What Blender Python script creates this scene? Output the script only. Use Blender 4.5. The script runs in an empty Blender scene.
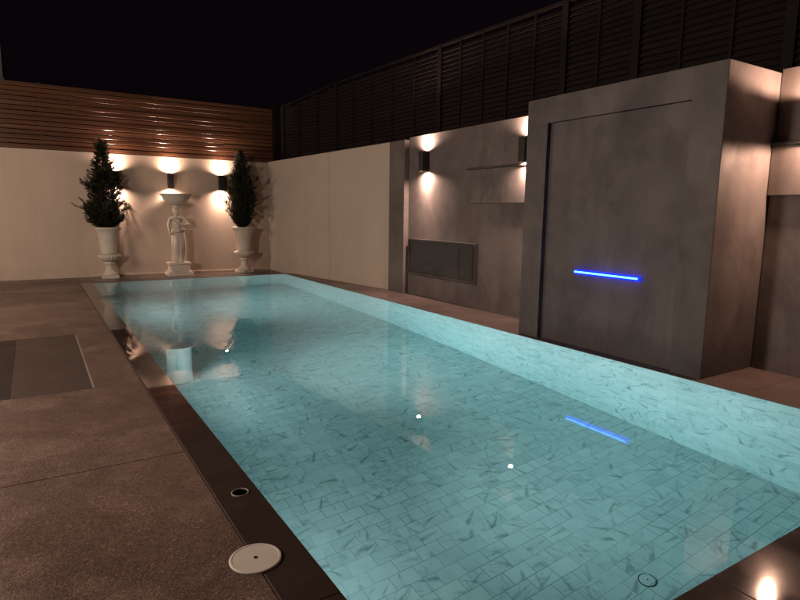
import bpy, bmesh, math, random
from mathutils import Vector, Matrix, noise as mnoise
random.seed(7)
PI = math.pi
S = bpy.context.scene
C = S.collection

# ------------------------------------------------------------------ helpers
def link(name, me, mat=None, parent=None):
    o = bpy.data.objects.new(name, me); C.objects.link(o)
    if mat is not None: me.materials.append(mat)
    if parent is not None: o.parent = parent
    return o

def obj(name, bm, mat=None, parent=None, smooth=False):
    me = bpy.data.meshes.new(name)
    bmesh.ops.recalc_face_normals(bm, faces=bm.faces)
    bm.to_mesh(me); bm.free()
    if smooth:
        for p in me.polygons: p.use_smooth = True
    return link(name, me, mat, parent)

def tag(o, label, cat, group=None):
    o['label'] = label; o['category'] = cat
    if group: o['group'] = group
    return o

def thing(name, label, cat, loc=(0, 0, 0), rotz=0, group=None):
    o = bpy.data.objects.new(name, None); C.objects.link(o)
    o.empty_display_size = .1
    o.location = loc; o.rotation_euler = (0, 0, rotz)
    return tag(o, label, cat, group)

def struct(o, label=None):
    o['kind'] = 'structure'
    if label: o['label'] = label
    return o

def dup(root, loc, rotz, label):
    r = root.copy(); C.objects.link(r); r.location = loc; r.rotation_euler = (0, 0, rotz)
    r['label'] = label
    for ch in list(root.children):
        c = ch.copy(); C.objects.link(c); c.parent = r
        for g in list(ch.children):
            d = g.copy(); C.objects.link(d); d.parent = c
    return r

def box(bm, x0, x1, y0, y1, z0, z1, bev=0, seg=2):
    m = Matrix.Translation(((x0+x1)/2, (y0+y1)/2, (z0+z1)/2)) @ Matrix.Diagonal((x1-x0, y1-y0, z1-z0, 1))
    r = bmesh.ops.create_cube(bm, size=1, matrix=m)
    if bev:
        es = list({e for v in r['verts'] for e in v.link_edges})
        bmesh.ops.bevel(bm, geom=es, offset=bev, segments=seg, affect='EDGES', profile=.5)
    return bm

def obox(x0, x1, y0, y1, z0, z1, bev=0, seg=2):
    return box(bmesh.new(), x0, x1, y0, y1, z0, z1, bev, seg)

def bar(bm, a, b, n, t0, t1, h0a, h1a, h0b, h1b):
    """prism along plan line a-b, offset t0..t1 along plan normal n, heights at both ends"""
    vs = []
    for p, h0, h1 in ((a, h0a, h1a), (b, h0b, h1b)):
        for t, h in ((t0, h0), (t1, h0), (t1, h1), (t0, h1)):
            vs.append(bm.verts.new((p[0]+n[0]*t, p[1]+n[1]*t, h)))
    for f in ((0, 1, 2, 3), (4, 5, 6, 7), (0, 1, 5, 4), (1, 2, 6, 5), (2, 3, 7, 6), (3, 0, 4, 7)):
        bm.faces.new([vs[i] for i in f])
    return vs

def lathe(bm, prof, n=40, c=(0, 0, 0), rf=None):
    rings = []
    for r, z in prof:
        ring = []
        for i in range(n):
            a = 2*PI*i/n
            rr = r if rf is None else rf(r, z, a)
            ring.append(bm.verts.new((c[0]+rr*math.cos(a), c[1]+rr*math.sin(a), c[2]+z)))
        rings.append(ring)
    for j in range(len(rings)-1):
        for i in range(n):
            bm.faces.new((rings[j][i], rings[j][(i+1) % n], rings[j+1][(i+1) % n], rings[j+1][i]))
    if prof[0][0] > 1e-4: bm.faces.new(rings[0][::-1])
    if prof[-1][0] > 1e-4: bm.faces.new(rings[-1])
    return bm

# ------------------------------------------------------------------ node helpers
class NT:
    def __init__(s, name):
        s.m = bpy.data.materials.new(name); s.m.use_nodes = True
        s.t = s.m.node_tree; s.n = s.t.nodes; s.n.clear()
        s.out = s.n.new('ShaderNodeOutputMaterial')
    def a(s, typ, **kw):
        nd = s.n.new(typ)
        for k, v in kw.items(): setattr(nd, k, v)
        return nd
    def l(s, a, b): s.t.links.new(a, b)
    def inp(s, sock, v):
        if hasattr(v, 'is_output') or isinstance(v, bpy.types.NodeSocket): s.l(v, sock)
        else: sock.default_value = v
    def math(s, op, a, b=None, c=None, clamp=False):
        nd = s.a('ShaderNodeMath', operation=op); nd.use_clamp = clamp
        s.inp(nd.inputs[0], a)
        if b is not None: s.inp(nd.inputs[1], b)
        if c is not None: s.inp(nd.inputs[2], c)
        return nd.outputs[0]
    def pos(s): return s.a('ShaderNodeNewGeometry').outputs['Position']
    def objc(s): return s.a('ShaderNodeTexCoord').outputs['Object']
    def mapv(s, v, scale=(1, 1, 1), loc=(0, 0, 0), rot=(0, 0, 0)):
        nd = s.a('ShaderNodeMapping'); s.l(v, nd.inputs['Vector'])
        nd.inputs['Scale'].default_value = scale; nd.inputs['Location'].default_value = loc; nd.inputs['Rotation'].default_value = rot
        return nd.outputs[0]
    def noise(s, v, scale, detail=4, rough=.55, dist=0):
        nd = s.a('ShaderNodeTexNoise'); s.l(v, nd.inputs['Vector'])
        nd.inputs['Scale'].default_value = scale; nd.inputs['Detail'].default_value = detail
        nd.inputs['Roughness'].default_value = rough; nd.inputs['Distortion'].default_value = dist
        return nd.outputs['Fac']
    def ramp(s, f, stops):
        nd = s.a('ShaderNodeValToRGB'); s.l(f, nd.inputs[0])
        cr = nd.color_ramp
        while len(cr.elements) < len(stops): cr.elements.new(.5)
        for e, (p, c) in zip(cr.elements, stops):
            e.position = p; e.color = c if len(c) == 4 else (*c, 1)
        return nd.outputs[0]
    def mix(s, f, a, b, mode='MIX'):
        nd = s.a('ShaderNodeMix', data_type='RGBA', blend_type=mode)
        s.inp(nd.inputs[0], f)
        for k, v in ((6, a), (7, b)):
            if isinstance(v, tuple) and len(v) == 3: v = (*v, 1)
            s.inp(nd.inputs[k], v)
        return nd.outputs[2]
    def bump(s, h, strength=.3, dist=.01, normal=None):
        nd = s.a('ShaderNodeBump'); s.l(h, nd.inputs['Height'])
        nd.inputs['Strength'].default_value = strength; nd.inputs['Distance'].default_value = dist
        if normal is not None: s.l(normal, nd.inputs['Normal'])
        return nd.outputs[0]
    def pbsdf(s, col, rough=.6, normal=None, spec=.5, metal=0):
        b = s.a('ShaderNodeBsdfPrincipled')
        if isinstance(col, tuple) and len(col) == 3: col = (*col, 1)
        s.inp(b.inputs['Base Color'], col); s.inp(b.inputs['Roughness'], rough)
        b.inputs['Specular IOR Level'].default_value = spec; b.inputs['Metallic'].default_value = metal
        if normal is not None: s.l(normal, b.inputs['Normal'])
        s.l(b.outputs[0], s.out.inputs[0]); return b

def g3(v): return (v, v, v)

def render_mat(name, ca, cb, scale=2.0, rough=.85, bump=.25, fine=90, spec=.3, stretch=(1, 1, 1), stain=None, rough2=None, runs=0, foot=0):
    """rendered / concrete style wall: cloudy two tone, fine grain bump, optional stain tone"""
    t = NT(name); p = t.pos(); q = t.mapv(p, stretch)
    n1 = t.noise(q, scale, 6, .6, .4); n2 = t.noise(p, fine, 3, .6)
    col = t.mix(t.ramp(n1, [(.3, g3(0)), (.7, g3(1))]), ca, cb)
    if stain:
        ns = t.noise(t.mapv(p, (stretch[0], stretch[1], stretch[2]), (3.1, 1.7, .4)), scale*.55, 5, .65, .8)
        col = t.mix(t.ramp(ns, [(.48, g3(0)), (.68, g3(.75))]), col, stain)
    col = t.mix(t.math('MULTIPLY', t.ramp(n2, [(.35, g3(0)), (.65, g3(1))]), .18), col, (ca[0]*.6, ca[1]*.6, ca[2]*.6))
    if runs:
        rn = t.noise(t.mapv(p, (3.2, 3.2, .22)), 1.3, 5, .6, .3)
        col = t.mix(t.math('MULTIPLY', t.ramp(rn, [(.5, g3(0)), (.72, g3(1))]), runs), col, (cb[0]*.55, cb[1]*.52, cb[2]*.50))
        lt = t.noise(t.mapv(p, (1.6, 1.6, 1.1), (9, 4, 2)), 1.5, 6, .7, .6)
        col = t.mix(t.math('MULTIPLY', t.ramp(lt, [(.52, g3(0)), (.75, g3(1))]), runs*.8), col, (ca[0]*1.35, ca[1]*1.33, ca[2]*1.3))
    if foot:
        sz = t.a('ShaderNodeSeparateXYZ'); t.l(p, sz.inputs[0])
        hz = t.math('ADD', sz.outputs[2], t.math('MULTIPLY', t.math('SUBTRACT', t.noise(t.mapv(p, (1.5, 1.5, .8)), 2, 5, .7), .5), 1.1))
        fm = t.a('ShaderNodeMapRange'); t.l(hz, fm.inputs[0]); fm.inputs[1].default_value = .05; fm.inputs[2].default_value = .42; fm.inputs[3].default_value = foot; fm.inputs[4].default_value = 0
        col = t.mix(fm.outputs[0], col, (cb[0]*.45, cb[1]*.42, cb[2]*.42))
    h = t.math('ADD', t.math('MULTIPLY', n1, .6), t.math('MULTIPLY', n2, .25))
    r = rough
    if rough2 is not None:
        mr = t.a('ShaderNodeMapRange'); t.l(t.noise(p, scale*1.3, 4, .6), mr.inputs[0])
        mr.inputs[1].default_value = .35; mr.inputs[2].default_value = .65
        mr.inputs[3].default_value = rough; mr.inputs[4].default_value = rough2; r = mr.outputs[0]
    t.pbsdf(col, r, t.bump(h, bump, .012), spec)
    return t.m

def emit(name, col, st):
    t = NT(name); e = t.a('ShaderNodeEmission'); e.inputs[0].default_value = (*col, 1); e.inputs[1].default_value = st
    t.l(e.outputs[0], t.out.inputs[0]); return t.m

M = {}
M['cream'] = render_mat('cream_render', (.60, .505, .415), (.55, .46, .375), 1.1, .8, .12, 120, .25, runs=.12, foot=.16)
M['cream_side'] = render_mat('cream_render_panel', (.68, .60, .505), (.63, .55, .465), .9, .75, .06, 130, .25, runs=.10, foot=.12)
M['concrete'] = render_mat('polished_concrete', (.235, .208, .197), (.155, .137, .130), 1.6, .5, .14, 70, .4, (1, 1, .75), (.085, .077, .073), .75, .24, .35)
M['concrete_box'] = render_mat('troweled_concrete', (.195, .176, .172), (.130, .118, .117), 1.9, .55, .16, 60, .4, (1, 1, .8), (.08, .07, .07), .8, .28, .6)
M['concrete_dark'] = render_mat('dark_stained_concrete', (.085, .077, .072), (.05, .046, .043), 2.4, .45, .12, 60, .4, (1, .6, 1.5), (.03, .028, .026), .65)
M['stone'] = render_mat('cast_stone', (.74, .70, .62), (.62, .57, .49), 6, .75, .25, 120, .3)
M['black_metal'] = render_mat('black_powder_coat', (.016, .014, .013), (.02, .018, .016), 8, .45, .05, 300, .5)
M['trim'] = render_mat('pale_metal_trim', (.38, .33, .28), (.3, .26, .22), 12, .4, .05, 200, .5)
M['lid'] = render_mat('white_plastic_lid', (.72, .66, .58), (.66, .60, .52), 7, .5, .05, 150, .4)
M['soil'] = render_mat('potting_soil', (.03, .022, .015), (.05, .035, .025), 25, .95, .9, 120, .1)
M['bark'] = render_mat('conifer_bark', (.06, .042, .03), (.035, .025, .018), 20, .9, .8, 90, .2)
M['tub'] = render_mat('white_pool_plastic', (.86, .86, .82), (.82, .82, .78), 3, .5, .04, 100, .4)
M['bwall'] = render_mat('pale_building_render', (.6, .6, .58), (.52, .52, .5), .6, .85, .1, 30, .2)
M['roof'] = render_mat('roof_tiles', (.10, .06, .05), (.07, .045, .04), 3, .8, .4, 20, .2)
M['glass'] = render_mat('dark_window_glass', (.02, .022, .025), (.02, .022, .025), 1, .08, .0, 30, .5)
M['ground'] = render_mat('earth', (.06, .05, .04), (.04, .035, .03), .8, .95, .6, 25, .1)
M['lens'] = emit('lamp_lens', (1.0, .68, .45), 28)
M['led_core'] = emit('led_core', (.10, .42, 1.0), 5.5)
M['led_glow'] = emit('led_halo', (.004, .012, 1.0), 4.5)  # blue halo around the strip, put in as emission
M['pool_lens'] = emit('pool_lamp_lens', (.75, 1, .95), 6)

# -- deck: exposed aggregate, damp
def deck_mat(name, base, dark, patch, r0, r1, agg=True):
    t = NT(name); p = t.pos()
    big = t.noise(p, .55, 5, .6, .6); mid = t.noise(t.mapv(p, loc=(4, 2, 0)), 2.6, 5, .65, .5)
    col = t.mix(t.ramp(big, [(.35, g3(0)), (.65, g3(1))]), base, dark)
    col = t.mix(t.math('MULTIPLY', t.ramp(mid, [(.48, g3(0)), (.7, g3(1))]), .55), col, patch)
    if agg:
        v = t.a('ShaderNodeTexVoronoi'); t.l(p, v.inputs['Vector']); v.inputs['Scale'].default_value = 130
        sp = t.ramp(t.a('ShaderNodeSeparateColor').outputs[0] if False else v.outputs['Color'], [(.25, g3(.55)), (.8, g3(1.35)), (.97, g3(2.4))])
        col = t.mix(.75, col, sp, 'MULTIPLY')
        h = t.math('ADD', t.math('MULTIPLY', v.outputs['Distance'], .8), t.math('MULTIPLY', mid, .5))
        nrm = t.bump(h, .35, .006)
    else:
        nrm = t.bump(t.noise(p, 30, 3, .5), .02, .003)
    mr = t.a('ShaderNodeMapRange'); t.l(t.noise(t.mapv(p, (1, 1, 1), (7, 3, 1)), .9, 4, .6, .5), mr.inputs[0])
    mr.inputs[1].default_value = .38; mr.inputs[2].default_value = .62; mr.inputs[3].default_value = r0; mr.inputs[4].default_value = r1
    t.pbsdf(col, mr.outputs[0], nrm, .5)
    return t.m
M['deck'] = deck_mat('exposed_aggregate', (.172, .116, .091), (.106, .070, .055), (.275, .192, .150), .26, .5)
M['coping'] = deck_mat('wet_coping_stone', (.060, .040, .034), (.042, .028, .025), (.075, .052, .044), .02, .07, False)
M['coping_near'] = deck_mat('near_coping_stone', (.105, .082, .074), (.075, .058, .052), (.13, .10, .09), .04, .10, False)
M['coping_right'] = deck_mat('red_coping_stone', (.120, .092, .085), (.092, .070, .065), (.140, .108, .10), .25, .45, False)
M['hatch'] = deck_mat('hatch_infill', (.085, .060, .05), (.066, .046, .038), (.10, .072, .06), .35, .55)
M['hatch_dark'] = deck_mat('hatch_slot', (.03, .021, .018), (.024, .017, .015), (.035, .025, .02), .4, .6, False)
M['grout'] = render_mat('pale_grout', (.26, .2, .16), (.2, .155, .125), 8, .8, .1, 100, .2)

# -- pool tile: marble brick bond with broken veins
def tile_mat(name, ua, va, L=.21, Wd=.136, gk=1.0):
    t = NT(name); p = t.pos()
    sx = t.a('ShaderNodeSeparateXYZ'); t.l(p, sx.inputs[0])
    u, v = sx.outputs[ua], sx.outputs[va]
    vv = t.math('DIVIDE', v, Wd); fv = t.math('FLOOR', vv)
    off = t.math('MULTIPLY', t.math('MODULO', t.math('ADD', fv, 400), 2), .5)
    uu = t.math('ADD', t.math('DIVIDE', u, L), off); fu = t.math('FLOOR', uu)
    ru = t.math('MULTIPLY', t.math('SUBTRACT', uu, fu), L); rv = t.math('MULTIPLY', t.math('SUBTRACT', vv, fv), Wd)
    eu = t.math('MINIMUM', ru, t.math('SUBTRACT', L, ru)); ev = t.math('MINIMUM', rv, t.math('SUBTRACT', Wd, rv))
    e = t.math('MINIMUM', eu, ev)
    cid = t.a('ShaderNodeCombineXYZ'); t.l(fu, cid.inputs[0]); t.l(fv, cid.inputs[1]); cid.inputs[2].default_value = ua*3.3+va
    wn = t.a('ShaderNodeTexWhiteNoise', noise_dimensions='3D'); t.l(cid.outputs[0], wn.inputs['Vector'])
    rc = t.a('ShaderNodeSeparateColor'); t.l(wn.outputs['Color'], rc.inputs[0])
    # per-tile rotated, shifted vein coordinates
    loc = t.a('ShaderNodeCombineXYZ'); t.l(ru, loc.inputs[0]); t.l(rv, loc.inputs[1]); loc.inputs[2].default_value = 0
    vr = t.a('ShaderNodeVectorRotate', rotation_type='Z_AXIS'); t.l(loc.outputs[0], vr.inputs['Vector'])
    t.l(t.math('MULTIPLY', rc.outputs[0], 6.283), vr.inputs['Angle'])
    sh = t.a('ShaderNodeVectorMath', operation='SCALE'); t.l(wn.outputs['Color'], sh.inputs[0]); sh.inputs['Scale'].default_value = 37
    ad = t.a('ShaderNodeVectorMath', operation='ADD'); t.l(vr.outputs[0], ad.inputs[0]); t.l(sh.outputs[0], ad.inputs[1])
    q = t.mapv(ad.outputs[0], (1.1, 5.5, 1))
    n = t.noise(q, 3.6, 1.5, .45, .12)
    cloud = t.noise(ad.outputs[0], 5, 3, .5)
    ridge = t.math('SUBTRACT', 1, t.math('MULTIPLY', t.math('ABSOLUTE', t.math('SUBTRACT', n, .5)), 17), clamp=True)
    ridge = t.math('MULTIPLY', ridge, t.math('MULTIPLY', t.ramp(rc.outputs[1], [(.25, g3(.05)), (.8, g3(1))]), t.ramp(cloud, [(.44, g3(.05)), (.6, g3(1))])))
    base = t.mix(t.ramp(rc.outputs[2], [(0, g3(0)), (1, g3(1))]), (.60, .655, .635), (.70, .735, .705))
    base = t.mix(t.math('MULTIPLY', t.ramp(cloud, [(.45, g3(0)), (.75, g3(1))]), .5), base, (.45, .52, .51))
    col = t.mix(t.math('MULTIPLY', ridge, .5), base, (.16, .22, .22))
    # one or two straight dark veins per tile, cut off at the joints
    wn2 = t.a('ShaderNodeTexWhiteNoise', noise_dimensions='4D'); t.l(cid.outputs[0], wn2.inputs['Vector']); wn2.inputs['W'].default_value = 5.3
    r2 = t.a('ShaderNodeSeparateColor'); t.l(wn2.outputs['Color'], r2.inputs[0])
    cen = t.a('ShaderNodeCombineXYZ'); t.l(t.math('SUBTRACT', ru, L/2), cen.inputs[0]); t.l(t.math('SUBTRACT', rv, Wd/2), cen.inputs[1])
    wob = t.math('MULTIPLY', t.math('SUBTRACT', t.noise(ad.outputs[0], 9, 2, .5), .5), .03)
    for (ra, rb, rcn, wid, st) in ((rc.outputs[0], r2.outputs[0], r2.outputs[1], .011, .75), (r2.outputs[2], rc.outputs[2], rc.outputs[1], .008, .6)):
        vq = t.a('ShaderNodeVectorRotate', rotation_type='Z_AXIS'); t.l(cen.outputs[0], vq.inputs['Vector']); t.l(t.math('MULTIPLY', ra, 3.1416), vq.inputs['Angle'])
        sq = t.a('ShaderNodeSeparateXYZ'); t.l(vq.outputs[0], sq.inputs[0])
        dd = t.math('ABSOLUTE', t.math('ADD', t.math('SUBTRACT', sq.outputs[1], t.math('MULTIPLY', t.math('SUBTRACT', rb, .5), .09)), wob))
        wv = t.math('ADD', wid*.45, t.math('MULTIPLY', t.math('ADD', .5, t.math('MULTIPLY', sq.outputs[0], 6.0), clamp=True), wid*2.6))
        ln = t.math('SUBTRACT', 1, t.math('DIVIDE', dd, wv), clamp=True)
        ln = t.math('MULTIPLY', ln, t.ramp(rcn, [(.35, g3(0)), (.75, g3(1))]))
        ln = t.math('MULTIPLY', ln, t.ramp(t.noise(t.mapv(ad.outputs[0], (1, 1, 1), (3, 8, 1)), 7, 2, .5), [(.38, g3(.1)), (.58, g3(1))]))
        col = t.mix(t.math('MULTIPLY', ln, st), col, (.13, .18, .185))
    gm = t.a('ShaderNodeMapRange'); t.l(e, gm.inputs[0]); gm.inputs[1].default_value = .0014; gm.inputs[2].default_value = .0034
    gm.inputs[3].default_value = 1; gm.inputs[4].default_value = 0
    gs = t.math('MULTIPLY', gm.outputs[0], t.ramp(t.noise(p, 1.7, 2, .5), [(.38, g3(.3*gk)), (.62, g3(1.0*gk))]))
    col = t.mix(gs, col, (.16, .21, .21))
    t.pbsdf(col, .35, t.bump(gm.outputs[0], -.2, .003), .4)
    return t.m
M['tile_floor'] = tile_mat('marble_tile_floor', 0, 1)
M['tile_side'] = tile_mat('marble_tile_side', 1, 2, gk=.3)
M['tile_end'] = tile_mat('marble_tile_end', 0, 2, gk=.3)

# -- water
def water_mat():
    t = NT('pool_water'); g = t.a('ShaderNodeBsdfGlass'); g.inputs['IOR'].default_value = 1.333; g.inputs['Roughness'].default_value = 0
    g.inputs['Color'].default_value = (1, 1, 1, 1)
    p = t.pos()
    n = t.math('ADD', t.noise(t.mapv(p, (1, .8, 1)), 2.2, 2, .5, .3), t.math('MULTIPLY', t.noise(p, 9, 2, .5), .12))
    t.l(t.bump(n, .011, .03), g.inputs['Normal'])
    t.l(g.outputs[0], t.out.inputs['Surface'])
    a = t.a('ShaderNodeVolumeAbsorption'); a.inputs['Color'].default_value = (.32, .84, .90, 1); a.inputs['Density'].default_value = .15
    t.l(a.outputs[0], t.out.inputs['Volume'])
    return t.m
M['water'] = water_mat()

# -- wood slats
def wood_mat(name, ca, cb, pitch, z0, rough, axis_scale):
    t = NT(name); p = t.pos(); sx = t.a('ShaderNodeSeparateXYZ'); t.l(p, sx.inputs[0])
    row = t.math('FLOOR', t.math('DIVIDE', t.math('SUBTRACT', sx.outputs[2], z0), pitch))
    wn = t.a('ShaderNodeTexWhiteNoise', noise_dimensions='1D'); t.l(row, wn.inputs['W'])
    of = t.a('ShaderNodeCombineXYZ'); t.l(t.math('MULTIPLY', wn.outputs['Value'], 40), of.inputs[0])
    ad = t.a('ShaderNodeVectorMath', operation='ADD'); t.l(p, ad.inputs[0]); t.l(of.outputs[0], ad.inputs[1])
    gr = t.noise(t.mapv(ad.outputs[0], axis_scale), 6, 6, .65, .6)
    f = t.math('ADD', t.math('MULTIPLY', gr, .75), t.math('MULTIPLY', wn.outputs['Value'], .35))
    col = t.mix(t.ramp(f, [(.3, g3(0)), (.8, g3(1))]), ca, cb)
    t.pbsdf(col, rough, t.bump(gr, .25, .004), .5 if rough < .5 else .15)
    return t.m
M['slat'] = wood_mat('stained_timber_slat', (.135, .063, .034), (.070, .033, .019), .1, 2.91, .25, (.5, 5, 12))
M['louver'] = wood_mat('dark_louver_blade', (.032, .024, .022), (.021, .016, .015), .08, 2.72, .85, (5, .5, 12))
M['louver_post'] = render_mat('dark_louver_post', (.012, .009, .0085), (.009, .007, .007), 5, .7, .1, 90, .2)

def leaf_mat(name, ca, cb):
    t = NT(name); p = t.pos()
    oi = t.a('ShaderNodeNewGeometry').outputs['Random Per Island']
    col = t.mix(oi, ca, cb)
    b = t.pbsdf(col, .6, None, .3)
    tr = t.a('ShaderNodeBsdfTranslucent'); t.l(col, tr.inputs[0])
    mx = t.a('ShaderNodeMixShader'); mx.inputs[0].default_value = .25
    t.l(b.outputs[0], mx.inputs[1]); t.l(tr.outputs[0], mx.inputs[2]); t.l(mx.outputs[0], t.out.inputs[0])
    return t.m
M['leaf1'] = leaf_mat('juniper_needles', (.020, .024, .012), (.036, .036, .019))
M['leaf2'] = leaf_mat('cypress_needles', (.022, .026, .014), (.036, .038, .022))

# ------------------------------------------------------------------ ground, deck, coping, pool
DEP = 1.88
PX0, PX1, PY0, PY1 = 1.0, 5.4, 1.25, 14.1
def ring(bm, xo0, xo1, yo0, yo1, xi0, xi1, yi0, yi1, z):
    o = [bm.verts.new(v) for v in ((xo0, yo0, z), (xo1, yo0, z), (xo1, yo1, z), (xo0, yo1, z))]
    i = [bm.verts.new(v) for v in ((xi0, yi0, z), (xi1, yi0, z), (xi1, yi1, z), (xi0, yi1, z))]
    for k in range(4): bm.faces.new((o[k], o[(k+1) % 4], i[(k+1) % 4], i[k]))
    return bm
struct(obj('ground', ring(bmesh.new(), -400, 400, -400, 400, .7, 5.75, .8, 14.5, -.16), M['ground']), 'dark earth around the walled pool terrace')

# paved deck: cast slabs over a pale grout bed
deck = struct(obj('deck_paving', obox(-8, .7645, -4, 15.25, -.15, -.003), M['grout']), 'brown exposed aggregate paving left of the pool')
rows = [-4, -1.0, 1.4, 3.85, 5.69, 8.29, 11.6, 15.24]
cols = [-8, -4.6, -1.9, .757]
for j in range(len(rows)-1):
    for i in range(len(cols)-1):
        x0, x1, y0, y1 = cols[i], cols[i+1], rows[j], rows[j+1]
        if j == 4 and i >= 1:       # leave the hatch opening between -1.9 and .365
            if i == 2: x0 = .367
        if j == 4 and i == 2:
            obj('slab', obox(x0+.003, x1-.003, y0+.003, y1-.003, -.002, .003, .002, 1), M['deck'], deck); continue
        g = .004
        obj('slab', obox(x0+g, x1-g, y0+g, y1-g, -.002, .003, .002, 1), M['deck'], deck)

# hatch set into the paving
h = thing('deck_hatch', 'rectangular infilled hatch set flush in the brown paving at the left edge', 'hatch', (-.75, 7, 0))
def rel(o, p):
    o.location = -p.location; return o
rel(obj('cover_panel', obox(-.268, .348, 5.700, 8.280, -.0015, .001, .0006, 1), M['hatch'], h), h)
rel(obj('slot_panel', obox(-1.895, -.2695, 5.700, 8.280, -.0015, .0005, .0006, 1), M['hatch_dark'], h), h)
bm = bmesh.new(); box(bm, .351, .3655, 5.70, 8.28, -.002, .004); 
rel(obj('edge_trim', bm, M['trim'], h), h)

def coping_run(name, x0, x1, y0, y1, along, n, mat, label):
    root = struct(obj(name, obox(x0+.012, x1-.012, y0+.012, y1-.012, -.15, -.008), M['hatch_dark']), label)
    lo, hi = (y0, y1) if along == 'y' else (x0, x1)
    st = (hi-lo)/n
    for k in range(n):
        a, b = lo+k*st+.0012, lo+(k+1)*st-.0012
        bm = obox(x0, x1, a, b, -.012, 0, .004, 2) if along == 'y' else obox(a, b, y0, y1, -.012, 0, .004, 2)
        obj('coping_stone', bm, mat, root)
coping_run('pool_coping', .765, PX0, -.4, 14.1, 'y', 6, M['coping'], 'dark wet coping strip along the left side of the pool')
coping_run('pool_coping', PX0+.002, 5.42, -.4, PY0, 'x', 6, M['coping_near'], 'dark wet coping at the near end of the pool')
coping_run('pool_coping', PX1+.0, 6.6, -1.2, 14.1, 'y', 8, M['coping_right'], 'reddish stone coping below the right hand wall')
coping_run('pool_coping', .765, 5.42, 14.102, 15.25, 'x', 5, M['coping_right'], 'reddish stone coping in front of the cream rear wall')

pool = struct(obj('pool_basin', obox(PX0-.2, PX1+.2, PY0-.2, PY1+.2, -DEP-.25, -DEP), M['tile_floor']), 'marble tiled pool floor and walls')
obj('pool_wall', obox(PX0-.2, PX0, PY0-.2, PY1+.2, -DEP, -.0125), M['tile_side'], pool)
obj('pool_wall', obox(PX1, PX1+.2, PY0-.2, PY1+.2, -DEP, -.0125), M['tile_side'], pool)
obj('pool_wall', obox(PX0, PX1, PY1, PY1+.2, -DEP, -.0125), M['tile_end'], pool)
obj('pool_wall', obox(PX0, PX1, PY0-.2, PY0, -DEP, -.0125), M['tile_end'], pool)
WZ = -.007
bm = obox(PX0-.003, PX1+.003, PY0-.003, PY1+.003, -DEP-.03, WZ)
struct(obj('pool_water', bm, M['water']), 'still turquoise pool water')

# ------------------------------------------------------------------ rear wall and timber fence
w = obj('garden_wall', obox(-8, 5.60, 15.25, 15.45, -.15, 2.868, .006, 1), M['cream'])
tag(w, 'cream rendered wall behind the pool carrying three lamps', 'wall')
bm = bmesh.new(); box(bm, -8, 5.40, 15.22, 15.249, 0.001, .05, .004, 1)
obj('skirting', bm, M['cream'], w)

FX0, FX1 = -8, 5.56
f = thing('timber_fence', 'reddish timber fence of horizontal slats on top of the rear wall', 'fence', (0, 15.36, 2.87))
bm = bmesh.new()
z = 2.88; k = 0
while z < 4.28:
    dz = random.uniform(-.003, .003); ty = random.uniform(-.006, .006)
    hgt = .086
    x = FX0
    while x < FX1:          # boards butt end to end
        x1 = min(FX1, x+random.choice((2.4, 3.0, 3.6))+ (random.uniform(0, 2) if x == FX0 else 0))
        if FX1-x1 < .4: x1 = FX1
        n0 = len(bm.verts)
        r = bmesh.ops.create_cube(bm, size=1, matrix=Matrix.Translation(((x+x1)/2, 15.268+ty*.4+random.uniform(-.002, .002), z+hgt/2+dz)) @ Matrix.Rotation(random.uniform(-.05, .05), 4, 'X') @ Matrix.Diagonal((x1-x-.004, .022, hgt, 1)))
        es = [e for e in {e for v in r['verts'] for e in v.link_edges}]
        bmesh.ops.bevel(bm, geom=es, offset=.007, segments=3, affect='EDGES', profile=.5)
        x = x1
    z += .1; k += 1
rel(obj('slat_panel', bm, M['slat'], f), f)
for px in (-6.9, -4.5, -2.1, .3, 2.7, 5.0):
    rel(obj('post', obox(px-.04, px+.04, 15.29, 15.38, 2.87, 4.30), M['louver_post'], f), f)
rel(obj('end_post', obox(5.565, 5.69, 15.25, 15.40, 2.87, 4.36, .005, 1), M['louver_post'], f), f)

# ------------------------------------------------------------------ right-hand side wall
def plan_n(a, b):
    d = Vector((b[0]-a[0], b[1]-a[1])).normalized(); return (-d.y, d.x), d   # left of a->b
A, B = (5.42, 15.25), (6.17, 10.17)
nrm, d = plan_n(B, A)   # walking from B to A, left points to -x side
nout = (-nrm[0], -nrm[1])
sw = thing('garden_wall', 'smooth cream panelled wall along the far right of the pool', 'wall', (A[0], A[1], 0))
def lerp(t): return (A[0]+(B[0]-A[0])*t, A[1]+(B[1]-A[1])*t)
def topz(t): return 2.885+.105*t
ts = [0, .568, 1.0]
bm = bmesh.new(); bar(bm, lerp(0), lerp(.999), nout, .02, .2, -.15, topz(0)-.01, -.15, topz(1)-.01)
rel(obj('backing', bm, M['cream_side'], sw), sw)
for a, b in zip(ts[:-1], ts[1:]):
    g = .0012
    bm = bmesh.new(); bar(bm, lerp(a+g), lerp(b-g), nout, 0, .03, 0.001, topz(a), 0.001, topz(b))
    bmesh.ops.bevel(bm, geom=list(bm.edges), offset=.004, segments=1, affect='EDGES')
    rel(obj('wall_panel', bm, M['cream_side'], sw), sw)

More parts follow.
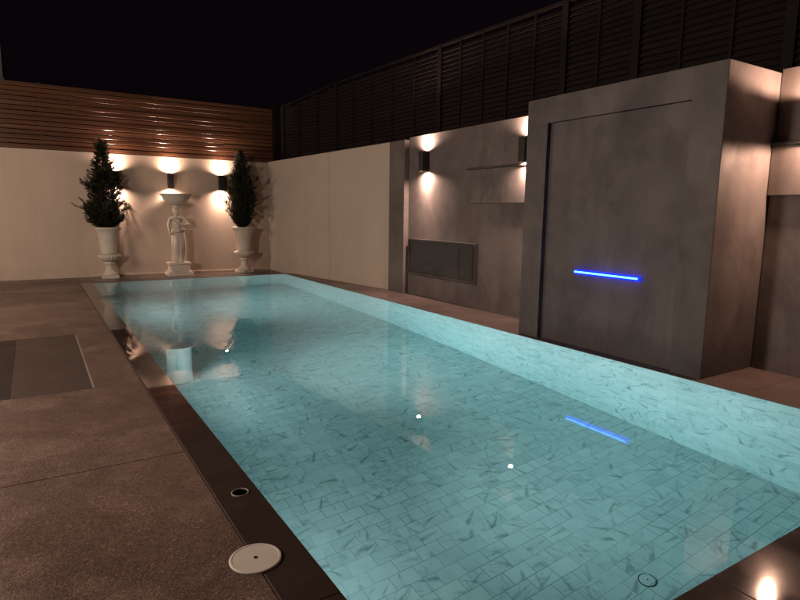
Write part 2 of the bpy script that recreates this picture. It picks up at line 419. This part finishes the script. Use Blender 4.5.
# concrete niche: end pier, back wall, shelf box and cabinet
NX = 6.25
nw = thing('niche_wall', 'grey concrete niche wall with lamps between the cream wall and the waterfall block', 'wall', (NX, 8, 0))
rel(obj('pier', obox(6.14, 6.5, 9.60, 10.165, -.15, 2.985, .006, 1), M['concrete'], nw), nw)
rel(obj('back_panel', obox(NX, 6.5, 5.642, 9.597, -.15, 3.03, .005, 1), M['concrete'], nw), nw)
sh = rel(obj('wall_shelf', obox(NX-.045, NX, 5.645, 7.70, 1.765, 2.31, .004, 1), M['concrete'], nw), nw)
obj('shelf_shadow_cap', obox(NX-.075, NX, 5.645, 7.73, 2.312, 2.345, .003, 1), M['concrete_dark'], sh)  # dark tone draws the shelf's top edge and its shadow gap
cb = rel(obj('wall_cabinet', obox(NX-.03, NX, 7.47, 9.52, .43, 1.085, .003, 1), M['concrete_dark'], nw), nw)
bm = bmesh.new()
for (y0, y1, z0, z1) in ((7.46, 9.53, 1.06, 1.10), (7.46, 9.53, .405, .44), (7.46, 7.50, .442, 1.058), (9.49, 9.53, .442, 1.058)):
    box(bm, NX-.055, NX-.001, y0, y1, z0, z1, .003, 1)
obj('cabinet_frame', bm, M['concrete_dark'], cb)
obj('cabinet_door', obox(NX-.042, NX-.031, 7.92, 9.45, .475, 1.035, .003, 1), M['concrete_dark'], cb)
obj('cabinet_door', obox(NX-.042, NX-.031, 7.54, 7.90, .475, 1.035, .003, 1), M['concrete_dark'], cb)

# waterfall block with recessed face and blue spout
BX, BY0, BY1, BZ = 5.48, 3.08, 5.635, 3.03
wb = thing('waterfall_block', 'massive grey concrete waterfall block with a recessed face beside the pool', 'water feature', (BX, 4.4, 0))
RY0, RY1, RZ = 3.41, 5.29, 2.726
bm = bmesh.new()
prof_ = [(BY0, .001), (RY0, .001), (RY0, RZ), (RY1, RZ), (RY1, .001), (BY1, .001), (BY1, BZ), (BY0, BZ)]
fr_ = [bm.verts.new((BX, y, z)) for y, z in prof_]; rc_ = [bm.verts.new((BX+.07, y, z)) for y, z in prof_[1:5]]
bk_ = [bm.verts.new((6.47, y, z)) for y, z in (prof_[0], prof_[5], prof_[6], prof_[7])]
bm.faces.new(fr_)
for k in range(3): bm.faces.new((fr_[k+1], fr_[k+2], rc_[k+1], rc_[k]))
bm.faces.new((fr_[0], fr_[7], bk_[3], bk_[0])); bm.faces.new((fr_[7], fr_[6], bk_[2], bk_[3])); bm.faces.new((fr_[6], fr_[5], bk_[1], bk_[2])); bm.faces.new(bk_)
oe = [e for e in bm.edges if {e.verts[0], e.verts[1]} <= {fr_[0], fr_[7], fr_[6], fr_[5], bk_[2], bk_[3]}]
oe += [e for e in bm.edges if {e.verts[0], e.verts[1]} <= {fr_[1], fr_[2], fr_[3], fr_[4]} and not (e.verts[0].co.z < .01 and e.verts[1].co.z < .01)]
bmesh.ops.bevel(bm, geom=oe, offset=.008, segments=2, affect='EDGES', profile=.5)
rel(obj('block_body', bm, M['concrete_box'], wb), wb)
rel(obj('recessed_face', obox(BX+.0695, BX+.12, RY0-.01, RY1+.01, .001, RZ+.01), M['concrete_box'], wb), wb)

sp = thing('led_spout', 'thin glowing blue light strip on the waterfall block', 'light strip', (BX+.06, 4.315, .918))
def rot_strip(bm): return bm
rel(obj('strip_halo', obox(BX+.028, BX+.069, 3.870, 4.758, .892, .944, .004, 2), M['led_glow'], sp), sp)  # glowing bar added as the blue halo behind the core
rel(obj('strip_core', obox(BX+.012, BX+.0275, 3.880, 4.748, .911, .929, .004, 2), M['led_core'], sp), sp)

# right recess
rw = thing('recess_wall', 'concrete recess wall with a raised band right of the waterfall block', 'wall', (6.43, 1.5, 0))
rel(obj('back_panel', obox(6.43, 6.62, -1.2, 3.075, -.15, 3.065, .005, 1), M['concrete'], rw), rw)
sh = rel(obj('wall_shelf', obox(6.385, 6.4295, 1.2, 3.075, 1.82, 2.31, .004, 1), M['concrete'], rw), rw)
obj('shelf_shadow_cap', obox(6.355, 6.4295, 1.2, 3.075, 2.312, 2.345, .003, 1), M['concrete_dark'], sh)  # shadow gap over the band, drawn as a dark strip again

# ------------------------------------------------------------------ louvre fence on the right
lf = thing('louver_fence', 'dark brown louvre fence rising above the right hand walls', 'fence', (6.4, 9, 2.9))
pts = [(5.83, 15.12, 4.36), (6.38, 13.0, 4.65), (6.565, 9.05, 4.65), (6.72, 6.2, 4.65), (6.73, 5.0, 4.65), (6.80, 3.2, 4.65), (6.95, .4, 4.65), (7.1, -2.4, 4.65)]
bays = [3, 5, 5, 2, 3, 4, 4]
for (a, b), nb in zip(zip(pts[:-1], pts[1:]), bays):
    n_, d_ = plan_n(a[:2], b[:2])
    # a->b runs towards -y: left of it is +x
    bm = bmesh.new(); bp_ = bmesh.new()
    z = 2.72
    L = (Vector(b[:2])-Vector(a[:2])).length
    while z < 4.6:
        def h(t, o): return min(z+o, a[2]+(b[2]-a[2])*t-.03)
        if z < min(a[2], b[2])-.08 or a[2] != b[2]:
            top_a, top_b = a[2]-.05, b[2]-.05
            if z+.07 < max(top_a, top_b):
                # clip run where the raked top allows it
                t0 = 0 if z+.07 <= top_a else (z+.07-top_a)/(top_b-top_a)
                pa = (a[0]+(b[0]-a[0])*t0, a[1]+(b[1]-a[1])*t0)
                vs = []
                for q in (pa, b):
                    for tt, zz in ((-.028, z), (-.018, z-.004), (.030, z+.066), (.020, z+.070)):
                        vs.append(bm.verts.new((q[0]+n_[0]*tt, q[1]+n_[1]*tt, zz)))
                for fc in ((0, 1, 2, 3), (4, 5, 6, 7), (0, 1, 5, 4), (1, 2, 6, 5), (2, 3, 7, 6), (3, 0, 4, 7)):
                    bm.faces.new([vs[i] for i in fc])
        z += .08
    rel(obj('louver_panel', bm, M['louver'], lf), lf)
    for k in range(nb):
        t = k/nb; c = (a[0]+(b[0]-a[0])*t, a[1]+(b[1]-a[1])*t); zt = a[2]+(b[2]-a[2])*t
        hw = .055 if k == 0 else .016
        c0 = (c[0]-d_[0]*hw, c[1]-d_[1]*hw); c1 = (c[0]+d_[0]*hw, c[1]+d_[1]*hw)
        bm = bmesh.new(); bar(bm, c0, c1, n_, -.05 if k == 0 else -.038, .05 if k == 0 else -.029, 2.70, zt-(0 if k == 0 else .03), 2.70, zt-(0 if k == 0 else .03))
        rel(obj('post' if k == 0 else 'mullion', bm, M['louver_post'], lf), lf)
    bm = bmesh.new(); bar(bm, (a[0]+d_[0]*.06, a[1]+d_[1]*.06), (b[0]-d_[0]*.06, b[1]-d_[1]*.06), n_, -.04, .04, a[2]-.045, a[2]-.002, b[2]-.045, b[2]-.002)
    rel(obj('top_rail', bm, M['louver_post'], lf), lf)

# ------------------------------------------------------------------ wall lamps
def spot(name, loc, direction, power, col, size, blend, rad):
    l = bpy.data.lights.new(name, 'SPOT'); l.energy = power; l.color = col; l.spot_size = math.radians(size); l.spot_blend = blend; l.shadow_soft_size = rad
    o = bpy.data.objects.new(name, l); C.objects.link(o); o.location = loc
    o.rotation_euler = Vector(direction).to_track_quat('-Z', 'Y').to_euler(); return o
WARM = (1.0, .645, .50)
def build_lamp(loc, rotz, label):
    # local: wall at y=0, lamp in front towards -y, centre height at z=0
    t = thing('wall_lamp', label, 'wall lamp', loc, rotz, 'up and down wall lamps')
    obj('backplate', obox(-.045, .045, -.022, -.0005, -.07, .07, .004, 1), M['black_metal'], t)
    bm = bmesh.new()
    r, n = .066, 4
    # square tube, open at both ends, with inner reflector walls
    for (x0, x1, y0, y1) in ((-.066, -.060, -.160, -.028), (.060, .066, -.160, -.028), (-.0598, .0598, -.160, -.154), (-.0598, .0598, -.034, -.028)):
        box(bm, x0, x1, y0, y1, -.18, .18, .0015, 1)
    box(bm, -.0595, .0595, -.1535, -.0345, -.12, .12)
    obj('housing', bm, M['black_metal'], t)
    for s in (-1, 1):
        bm = bmesh.new(); lathe(bm, [(.045, 0), (.045, .006), (.0, .009)] if s > 0 else [(.0, -.009), (.045, -.006), (.045, 0)], 24, (0, -.094, s*.150))
        obj('lamp_lens', bm, M['lens'], t)
    return t
def lamp_lights(loc, rotz, up, down, size=150, blend=.7, col=WARM):
    off = Matrix.Rotation(rotz, 3, 'Z') @ Vector((0, -.094, 0))
    c = Vector(loc)+off
    spot('lamp_light', c+Vector((0, 0, .165)), (0, 0, 1), up*1.75, col, size, blend, .035)
    spot('lamp_light', c-Vector((0, 0, .165)), (0, 0, -1), down*1.75, col, size, blend, .035)
    spot('lamp_light', c+Vector((0, 0, .160)), (0, 0, 1), up*.9, col, 90, 1, .03)
    spot('lamp_light', c-Vector((0, 0, .160)), (0, 0, -1), down*1.1, col, 90, 1, .03)
LZ = 2.285
spots = [((1.70, 15.249, LZ), 0, 'wall lamp behind the wide conifer on the cream wall', 1.0, 1.0),
         ((2.915, 15.249, LZ), 0, 'wall lamp directly above the statue bowl', 1.0, 1.0),
         ((4.14, 15.249, LZ), 0, 'wall lamp beside the narrow conifer on the cream wall', 1.0, 1.0),
         ((NX-.001, 8.98, 2.535), -PI/2, 'wall lamp on the concrete niche above the dark cabinet', 1.6, 1.6),
         ((NX-.001, 6.365, 2.535), -PI/2, 'wall lamp half hidden by the edge of the waterfall block', 1.3, 1.3),
         ((6.429, 2.62, 2.535), -PI/2, 'wall lamp in the recess right of the waterfall block', 1.0, 1.0)]
LP = 82
proto = None
for loc, rz, lab, up, dn in spots:
    if proto is None: proto = build_lamp(loc, rz, lab)
    else: dup(proto, loc, rz, lab)
    lamp_lights(loc, rz, LP*up, LP*dn, *((178, .3, (1.0, .58, .40)) if loc[1] < 4 else (164, 1.0)))

# ------------------------------------------------------------------ urns with conifers
def make_urn(loc, label):
    t = thing('garden_urn', label, 'urn', loc, 0, 'cast stone urns by the rear wall')
    obj('plinth', obox(-.175, .175, -.175, .175, 0, .075, .01, 2), M['stone'], t)
    bm = bmesh.new(); lathe(bm, [(.165, .0755), (.168, .10), (.150, .125), (.120, .145), (.100, .17), (.085, .22), (.080, .28), (.088, .32), (.115, .335), (.118, .355), (.095, .37), (.10, .385)], 40)
    obj('stem', bm, M['stone'], t, True)
    bm = bmesh.new()
    def gad(r, z, a): return r*(1+.045*abs(math.sin(a*10))) if .40 < z < .52 else r
    lathe(bm, [(.10, .386), (.15, .40), (.205, .44), (.235, .49), (.245, .515), (.250, .53), (.243, .545), (.20, .555)], 120, (0, 0, 0), gad)
    obj('gadrooned_bowl', bm, M['stone'], t, True)
    bm = bmesh.new(); lathe(bm, [(.165, .5555), (.168, .62), (.178, .75), (.192, .90), (.215, 1.02), (.245, 1.09), (.268, 1.12), (.285, 1.135), (.290, 1.155), (.283, 1.175), (.262, 1.175), (.235, 1.12), (.21, 1.05), (.20, .95)], 48)
    obj('cup', bm, M['stone'], t, True)
    bm = bmesh.new(); lathe(bm, [(.222, 1.085), (.15, 1.10), (.0, 1.105)], 24)
    obj('soil', bm, M['soil'], t, True)
    return t
u1 = make_urn((1.435, 14.90, 0), 'stone urn holding the wide ragged conifer, left of the statue')
u2 = dup(u1, (4.60, 14.90, 0), .4, 'stone urn holding the narrow dense conifer, right of the statue')

def conifer(loc, label, Hh, prof, seed, mat, dens, droop, needle, lens_, upright):
    rnd = random.Random(seed)
    t = thing('potted_conifer', label, 'conifer', loc, 0)
    bm = bmesh.new()
    sides = 8; rings = []
    for k in range(9):
        zz = Hh*.93*k/8; r = .028*(1-k/8)+.004
        cx, cy = .015*math.sin(k*1.1), .015*math.cos(k*1.7)
        rings.append([bm.verts.new((cx+r*math.cos(2*PI*i/sides), cy+r*math.sin(2*PI*i/sides), zz)) for i in range(sides)])
    for j in range(8):
        for i in range(sides): bm.faces.new((rings[j][i], rings[j][(i+1) % sides], rings[j+1][(i+1) % sides], rings[j+1][i]))
    cr = bmesh.new()
    def R(zf):
        for (z0, r0), (z1, r1) in zip(prof[:-1], prof[1:]):
            if z0 <= zf <= z1: return r0+(r1-r0)*(zf-z0)/(z1-z0)
        return 0.02
    def needle_q(p, dr, ln, wd):
        side = dr.cross(Vector((rnd.uniform(-1, 1), rnd.uniform(-1, 1), rnd.uniform(-1, 1))))
        if side.length < 1e-4: return
        side.normalize(); side *= wd
        a = cr.verts.new(p-side*.5); b = cr.verts.new(p+side*.5); m1 = cr.verts.new(p+dr*ln*.6+side*.45); c = cr.verts.new(p+dr*ln); m0 = cr.verts.new(p+dr*ln*.6-side*.45)
        cr.faces.new((a, b, m1, c, m0))
    def spray(p0, dr, ln):
        steps = max(4, int(ln/.022))
        p = p0.copy(); d2 = dr.copy()
        for s in range(steps):
            f_ = s/steps
            d2 = (d2+Vector((rnd.uniform(-.10, .10), rnd.uniform(-.10, .10), rnd.uniform(-.06, .10)-droop*.05))).normalized()
            p = p+d2*ln/steps
            for q in range(3):
                nd = (d2*.9+Vector((rnd.uniform(-1, 1), rnd.uniform(-1, 1), rnd.uniform(-.7, .9)))*.65).normalized()
                needle_q(p, nd, needle*(1.1-.5*f_)*rnd.uniform(.7, 1.2), needle*.11)
        return p
    nb = dens
    for k in range(nb):
        zf = (k+rnd.random())/nb
        zf = zf**1.15
        ang = k*2.39996+rnd.uniform(-.4, .4)
        rr = R(zf)*(rnd.uniform(.5, 1.0) if rnd.random() < .8 else rnd.uniform(1.0, 1.35))*(1+.2*math.sin(ang*2+zf*9+seed))
        up = upright+rnd.uniform(-.15, .3)
        dr = Vector((math.cos(ang), math.sin(ang), up)).normalized()
        ln = rr/max(.3, math.hypot(dr.x, dr.y))
        base = Vector((.01*math.cos(ang), .01*math.sin(ang), max(.0, zf*Hh-ln*dr.z*.55)))
        # limb
        tip = base+dr*ln*.7
        o1 = dr.cross(Vector((0, 0, 1))).normalized()*.006; o2 = dr.cross(o1).normalized()*.006
        v = [bm.verts.new(base+o1), bm.verts.new(base-o1*.5+o2), bm.verts.new(base-o1*.5-o2), bm.verts.new(tip)]
        bm.faces.new((v[0], v[1], v[3])); bm.faces.new((v[1], v[2], v[3])); bm.faces.new((v[2], v[0], v[3]))
        spray(base+dr*ln*.12, dr, ln*.9)
        ns = int(3+rr*16)
        for s in range(ns):
            f_ = rnd.uniform(.15, .95)
            sd = (dr+Vector((rnd.uniform(-1, 1), rnd.uniform(-1, 1), rnd.uniform(-.5, .9)))*.75).normalized()
            spray(base+dr*ln*f_, sd, rnd.uniform(.5, 1)*lens_*(1.15-f_*.6))
    for s in range(14):   # leader
        spray(Vector((rnd.uniform(-.02, .02), rnd.uniform(-.02, .02), Hh*rnd.uniform(.82, .93))), Vector((rnd.uniform(-.25, .25), rnd.uniform(-.25, .25), 1)).normalized(), Hh*.08)
    obj('trunk', bm, M['bark'], t, True)
    obj('crown', cr, mat, t)
    return t
conifer((1.415, 14.90, 1.105), 'wide ragged conifer with spiky branches in the left stone urn', 1.93,
        [(0, .36), (.06, .48), (.15, .60), (.24, .56), (.34, .40), (.5, .29), (.66, .20), (.80, .11), (.90, .05), (1, .012)], 3, M['leaf1'], 190, .0, .085, .19, .6)
conifer((4.57, 14.90, 1.105), 'narrow dense flame shaped conifer in the right stone urn', 1.90,
        [(0, .22), (.06, .32), (.18, .38), (.36, .375), (.52, .33), (.66, .26), (.80, .17), (.92, .07), (1, .02)], 11, M['leaf2'], 280, 0, .075, .16, 1.3)

# ------------------------------------------------------------------ statue
st = thing('garden_statue', 'cast stone figure of a draped woman carrying a round bowl above the pool end', 'statue', (2.965, 14.86, 0))
bm = bmesh.new(); box(bm, -.30, .30, -.26, .26, 0, .075, .012, 2); box(bm, -.275, .275, -.235, .235, .0755, .115, .02, 3)
box(bm, -.225, .225, -.19, .19, .1155, .27, .008, 2); box(bm, -.255, .255, -.215, .215, .2705, .325, .016, 3)
obj('plinth', bm, M['stone'], st)
def skin_mesh(name, V, Ed, root, mat, parent, sub=2):
    me = bpy.data.meshes.new(name); me.from_pydata([v[:3] for v in V], Ed, [])
    o = link(name, me, mat, parent)
    md = o.modifiers.new('skin', 'SKIN'); md.use_smooth_shade = True
    for i, v in enumerate(V):
        sv = me.skin_vertices[0].data[i]
        r = v[3]; sv.radius = r if isinstance(r, tuple) else (r, r); sv.use_root = (i == root)
    ss = o.modifiers.new('sub', 'SUBSURF'); ss.levels = sub; ss.render_levels = sub
    dg = bpy.context.evaluated_depsgraph_get()
    nm = bpy.data.meshes.new_from_object(o.evaluated_get(dg)); nm.name = name
    o.modifiers.clear(); o.data = nm
    if not nm.materials: nm.materials.append(mat)
    for p in nm.polygons: p.use_smooth = True
    return o
# joints (facing -y); total height ~1.33 m on a plinth at .325
Z0 = .325
V = [(.015, 0, Z0+.69, (.098, .078)),     # 0 pelvis
     (.0, .005, Z0+.82, (.080, .062)),    # 1 waist
     (-.01, .0, Z0+.95, (.095, .070)),    # 2 ribs
     (-.012, .005, Z0+1.055, (.088, .058)),  # 3 upper chest
     (-.010, .005, Z0+1.115, (.036, .036)),  # 4 neck
     (-.006, -.012, Z0+1.165, (.054, .060)), # 5 chin/jaw
     (-.002, -.010, Z0+1.225, (.070, .080)), # 6 head
     (.0, .0, Z0+1.285, (.052, .062)),   # 7 crown
     (-.125, .008, Z0+1.06, .042),        # 8 r shoulder (image left)
     (-.165, -.03, Z0+.90, .031),          # 9 r elbow
     (-.15, -.075, Z0+.73, .024),           # 10 r wrist
     (-.145, -.085, Z0+.66, (.022, .016)),  # 11 r hand
     (.115, .008, Z0+1.05, .042),           # 12 l shoulder
     (.20, -.01, Z0+.925, .031),           # 13 l elbow
     (.105, -.085, Z0+.90, .024),           # 14 l wrist
     (.045, -.10, Z0+.925, (.022, .016)),   # 15 l hand
     (-.050, .005, Z0+.60, .072), (-.055, -.055, Z0+.36, .050), (-.060, -.01, Z0+.17, .044), (-.062, .01, Z0+.05, .028), (-.070, -.07, Z0+.022, (.026, .018)),
     (.070, 0, Z0+.60, .074), (.062, -.02, Z0+.36, .052), (.055, .015, Z0+.17, .044), (.052, .02, Z0+.05, .028), (.062, -.05, Z0+.022, (.026, .018)),
     (-.055, -.055, Z0+.985, .040), (.035, -.055, Z0+.985, .040)]
Ed = [(0, 1), (1, 2), (2, 3), (3, 4), (4, 5), (5, 6), (6, 7), (3, 8), (8, 9), (9, 10), (10, 11), (3, 12), (12, 13), (13, 14), (14, 15),
      (0, 16), (16, 17), (17, 18), (18, 19), (19, 20), (0, 21), (21, 22), (22, 23), (23, 24), (24, 25), (2, 26), (2, 27)]
FS = 1.28
V = [(x*FS, y*FS, z, (tuple(q*1.22 for q in r_) if isinstance(r_, tuple) else r_*1.22) if z > Z0+.1 else r_) for x, y, z, r_ in V]
skin_mesh('figure', V, Ed, 0, M['stone'], st, 2)
# hair mass and face relief
bm = bmesh.new()
bmesh.ops.create_icosphere(bm, subdivisions=3, radius=1, matrix=Matrix.Translation((0, .024, Z0+1.262)) @ Matrix.Diagonal((.102, .100, .075, 1)))
bmesh.ops.create_icosphere(bm, subdivisions=2, radius=1, matrix=Matrix.Translation((0, .085, Z0+1.235)) @ Matrix.Diagonal((.036, .032, .034, 1)))
for v in bm.verts: v.co += v.normal*.006*math.sin(v.co.x*160)*math.sin(v.co.z*50+v.co.x*40)
obj('hair', bm, M['stone'], st, True)
# gathered skirt from hips to feet, with hanging folds and one leg pushing forward
bm = bmesh.new()
n = 72; rings = []
for j in range(19):
    f_ = j/18; zz = Z0+.80-.775*f_
    base = .124+.026*math.sin(f_*PI*.9)-.012*f_+.03*max(0, f_-.8)*2
    sway = .016*math.sin(f_*2.6)
    ring_ = []
    for i in range(n):
        a = 2*PI*i/n
        fold = .012*(.25+f_)*math.sin(a*9+f_*1.6+.7*math.sin(a*2))+.007*(.2+f_)*math.sin(a*17+f_*2.5)
        rx, ry = base*1.12+fold, base*.90+fold
        knee = .042*math.exp(-((f_-.56)/.22)**2)*max(0, math.cos(a-math.radians(245)))**3
        x = sway+(rx+knee)*math.cos(a); y = (ry+knee)*math.sin(a)
        ring_.append(bm.verts.new((x, y, zz+.018*math.sin(a+.6)*(1-f_))))
    rings.append(ring_)
for j in range(18):
    for i in range(n): bm.faces.new((rings[j][i], rings[j][(i+1) % n], rings[j+1][(i+1) % n], rings[j+1][i]))
bm.faces.new(rings[0]); bm.faces.new(rings[-1])
obj('skirt', bm, M['stone'], st, True)
# rolled sash slung across the hips
bm = bmesh.new(); rr = []
for i in range(40):
    a = 2*PI*i/40; c = Vector((.01+.155*math.cos(a), .126*math.sin(a), Z0+.735+.05*math.cos(a+.5)))
    e1 = Vector((math.cos(a), math.sin(a), 0)); r_ = .024+.005*math.sin(a*7)
    rr.append([bm.verts.new(c+e1*r_*math.cos(b)+Vector((0, 0, 1))*r_*math.sin(b)) for b in [2*PI*k/10 for k in range(10)]])
for i in range(40):
    for k in range(10): bm.faces.new((rr[i][k], rr[(i+1) % 40][k], rr[(i+1) % 40][(k+1) % 10], rr[i][(k+1) % 10]))
obj('sash', bm, M['stone'], st, True)
# bowl on a capital above the head
bm = bmesh.new(); lathe(bm, [(.075, 1.625), (.095, 1.64), (.098, 1.66), (.085, 1.675), (.10, 1.69), (.16, 1.715), (.24, 1.765), (.295, 1.83), (.325, 1.90), (.338, 1.925), (.365, 1.935), (.372, 1.955), (.366, 1.972), (.340, 1.972), (.318, 1.93), (.27, 1.85), (.15, 1.80), (0, 1.79)], 56)
obj('bowl', bm, M['stone'], st, True)

# ------------------------------------------------------------------ pool fittings
SH = DEP-.42
tb = thing('pool_stool', 'white cylindrical pool stool standing under the water near the left edge', 'pool stool', (1.45, 7.52, -DEP))
bm = bmesh.new(); lathe(bm, [(.160, 0), (.160, .03), (.152, .06), (.150, SH-.10), (.155, SH-.06)], 48); obj('pedestal', bm, M['tub'], tb, True)
bm = bmesh.new(); lathe(bm, [(.155, SH-.0595), (.176, SH-.045), (.190, SH-.03), (.193, SH-.015), (.188, SH-.003), (.17, SH), (.14, SH-.010), (0, SH-.014)], 48); obj('seat', bm, M['tub'], tb, True)

def disc(loc, r, label, name, cat, mat, ringed):
    t = thing(name, label, cat, loc)
    return t
sk = thing('skimmer_lid', 'round pale skimmer lid set in the dark coping', 'lid', (.765, 2.432, 0))
bm = bmesh.new(); lathe(bm, [(.119, -.004), (.119, .006), (.115, .009), (.107, .0095), (.106, .008), (.0, .008)], 64); obj('lid', bm, M['lid'], sk)
bm = bmesh.new(); lathe(bm, [(.0085, .0085), (.0085, .0105), (.006, .011), (0, .0095)], 20); obj('lifting_hole', bm, M['black_metal'], sk)
dr = thing('deck_drain', 'small round black drain in the left coping', 'drain', (.896, 3.10, 0))
bm = bmesh.new(); lathe(bm, [(.050, -.002), (.050, .004), (.046, .006), (.042, .004), (.041, .001)], 40); obj('rim', bm, M['trim'], dr)
bm = bmesh.new(); lathe(bm, [(.0408, .0012), (.0, .0012)], 40); obj('grate', bm, M['black_metal'], dr)
fd = thing('floor_drain', 'small round drain cover on the pool floor near the close end', 'drain', (3.52, 2.22, -DEP))
bm = bmesh.new(); lathe(bm, [(.064, .0005), (.064, .004), (.057, .005), (.056, .0005)], 40); obj('gap_ring', bm, M['hatch_dark'], fd)
bm = bmesh.new(); lathe(bm, [(.0555, .0005), (.055, .008), (.0, .010)], 40); obj('cover', bm, M['tile_floor'], fd)
bm = bmesh.new(); lathe(bm, [(.006, .0105), (.006, .0125), (0, .013)], 12); obj('screw', bm, M['black_metal'], fd)

POOLC = (.86, .99, 1.0)
proto = None
pool_ls = [(1.0, 3.3, 295), (1.0, 6.9, 500), (1.0, 11.6, 560)]
for (x, y, pw), lab in zip(pool_ls, ('underwater lamp in the left pool wall near the close end', 'underwater lamp in the middle of the left pool wall', 'underwater lamp in the left pool wall near the far end')):
    if proto is None:
        proto = thing('pool_lamp', lab, 'pool lamp', (x, y, -.40), 0, 'underwater pool lamps')
        bm = bmesh.new(); lathe(bm, [(.11, 0), (.11, .012), (.085, .02), (.082, .012)], 32); bmesh.ops.rotate(bm, verts=bm.verts, matrix=Matrix.Rotation(PI/2, 3, 'Y')); obj('rim', bm, M['trim'], proto)
        bm = bmesh.new(); lathe(bm, [(.081, .001), (.08, .012), (.0, .018)], 32); bmesh.ops.rotate(bm, verts=bm.verts, matrix=Matrix.Rotation(PI/2, 3, 'Y')); obj('lamp_lens', bm, M['pool_lens'], proto)
    else: dup(proto, (x, y, -.40), 0, lab)
    spot('pool_light', (x+.04, y, -.40), (1, 0, .06), pw*1.9, POOLC, 105, 1.0, .22)
    spot('pool_light', (x+.04, y, -.40), (1, 0, -.10), pw*(.34 if y < 4 else .28), POOLC, 178 if y < 4 else 168, .2 if y < 4 else .5, .28)

# ------------------------------------------------------------------ neighbour building beyond the fence
nb = thing('neighbour_building', 'pale building rising behind the timber fence at the far left', 'building', (-4.5, 26, 0))
rel(obj('wall', obox(-9, -.52, 24, 31, -.15, 6.9), M['bwall'], nb), nb)
r_ = rel(obj('roof', obox(-9.3, -.56, 23.95, 31.3, 6.9, 7.15, .03, 1), M['roof'], nb), nb)
rel(obj('cornice', obox(-9.05, -.47, 23.93, 31.05, 5.72, 5.86, .02, 1), M['bwall'], nb), nb)
for wx in (-2.2, -4.6, -7.0):
    wd = rel(obj('window', obox(wx-.55, wx+.55, 23.955, 23.999, 3.9, 5.3, .01, 1), M['bwall'], nb), nb)
    obj('pane', obox(wx-.48, wx+.48, 23.945, 23.954, 3.97, 5.23), M['glass'], wd)

# ------------------------------------------------------------------ terrace lights of the house (left and behind)
def point(loc, p, col=WARM, rad=.12):
    l = bpy.data.lights.new('terrace_light', 'POINT'); l.energy = p; l.color = col; l.shadow_soft_size = rad
    o = bpy.data.objects.new('terrace_light', l); C.objects.link(o); o.location = loc; return o
HC = (1.0, .745, .575)
point((-3.6, 10.2, 2.5), 500, HC, .85)
point((-3.6, 4.6, 2.6), 860, (1, .77, .64), .4)

# ------------------------------------------------------------------ world, moon, camera
W = bpy.data.worlds.new('World'); S.world = W; W.use_nodes = True
nt = W.node_tree; bg = nt.nodes['Background']
sky = nt.nodes.new('ShaderNodeTexSky'); sky.sky_type = 'NISHITA'; sky.sun_disc = False
SE, SR = math.radians(-4), math.radians(200)
sky.sun_elevation = SE; sky.sun_rotation = SR
mx = nt.nodes.new('ShaderNodeMix'); mx.data_type = 'RGBA'; mx.blend_type = 'MIX'
mx.inputs[0].default_value = .97; mx.inputs[7].default_value = (.0022, .0011, .0024, 1)
nt.links.new(sky.outputs[0], mx.inputs[6]); nt.links.new(mx.outputs[2], bg.inputs[0]); bg.inputs[1].default_value = 1.0
sl = bpy.data.lights.new('moon', 'SUN'); sl.energy = .004; sl.angle = math.radians(.5); sl.color = (1, .95, .88)
so = bpy.data.objects.new('moon', sl); C.objects.link(so)
so.rotation_euler = Vector((.3, .5, -.8)).to_track_quat('-Z', 'Y').to_euler()

f_, yaw, pitch, roll = 5.76401709e+02, 5.64486194e-01, 1.50820997e-01, 1.32220646e-02
cy, sy, cp, spn = math.cos(yaw), math.sin(yaw), math.cos(pitch), math.sin(pitch)
fw = Vector((sy*cp, cy*cp, -spn)); rt = Vector((cy, -sy, 0)); up = rt.cross(fw)
r2 = rt*math.cos(roll)+up*math.sin(roll); u2_ = -rt*math.sin(roll)+up*math.cos(roll)
cam = bpy.data.cameras.new('Camera'); co = bpy.data.objects.new('Camera', cam); C.objects.link(co)
m = Matrix((r2, u2_, -fw)).transposed().to_4x4(); m.translation = (0, 0, 1.6)
co.matrix_world = m
cam.sensor_fit = 'HORIZONTAL'; cam.sensor_width = 36; cam.lens = 36*f_/800
cam.clip_start = .05; cam.clip_end = 2000
S.camera = co

vs = S.view_settings; vs.view_transform = 'Standard'; vs.look = 'None'; vs.exposure = 0; vs.gamma = 1; vs.use_curve_mapping = False
S.render.engine = 'CYCLES'
cy_ = S.cycles
cy_.use_denoising = True
cy_.max_bounces = 10; cy_.diffuse_bounces = 4; cy_.glossy_bounces = 5; cy_.transmission_bounces = 8
cy_.caustics_reflective = False; cy_.caustics_refractive = False
cy_.sample_clamp_indirect = 4; cy_.blur_glossy = .5
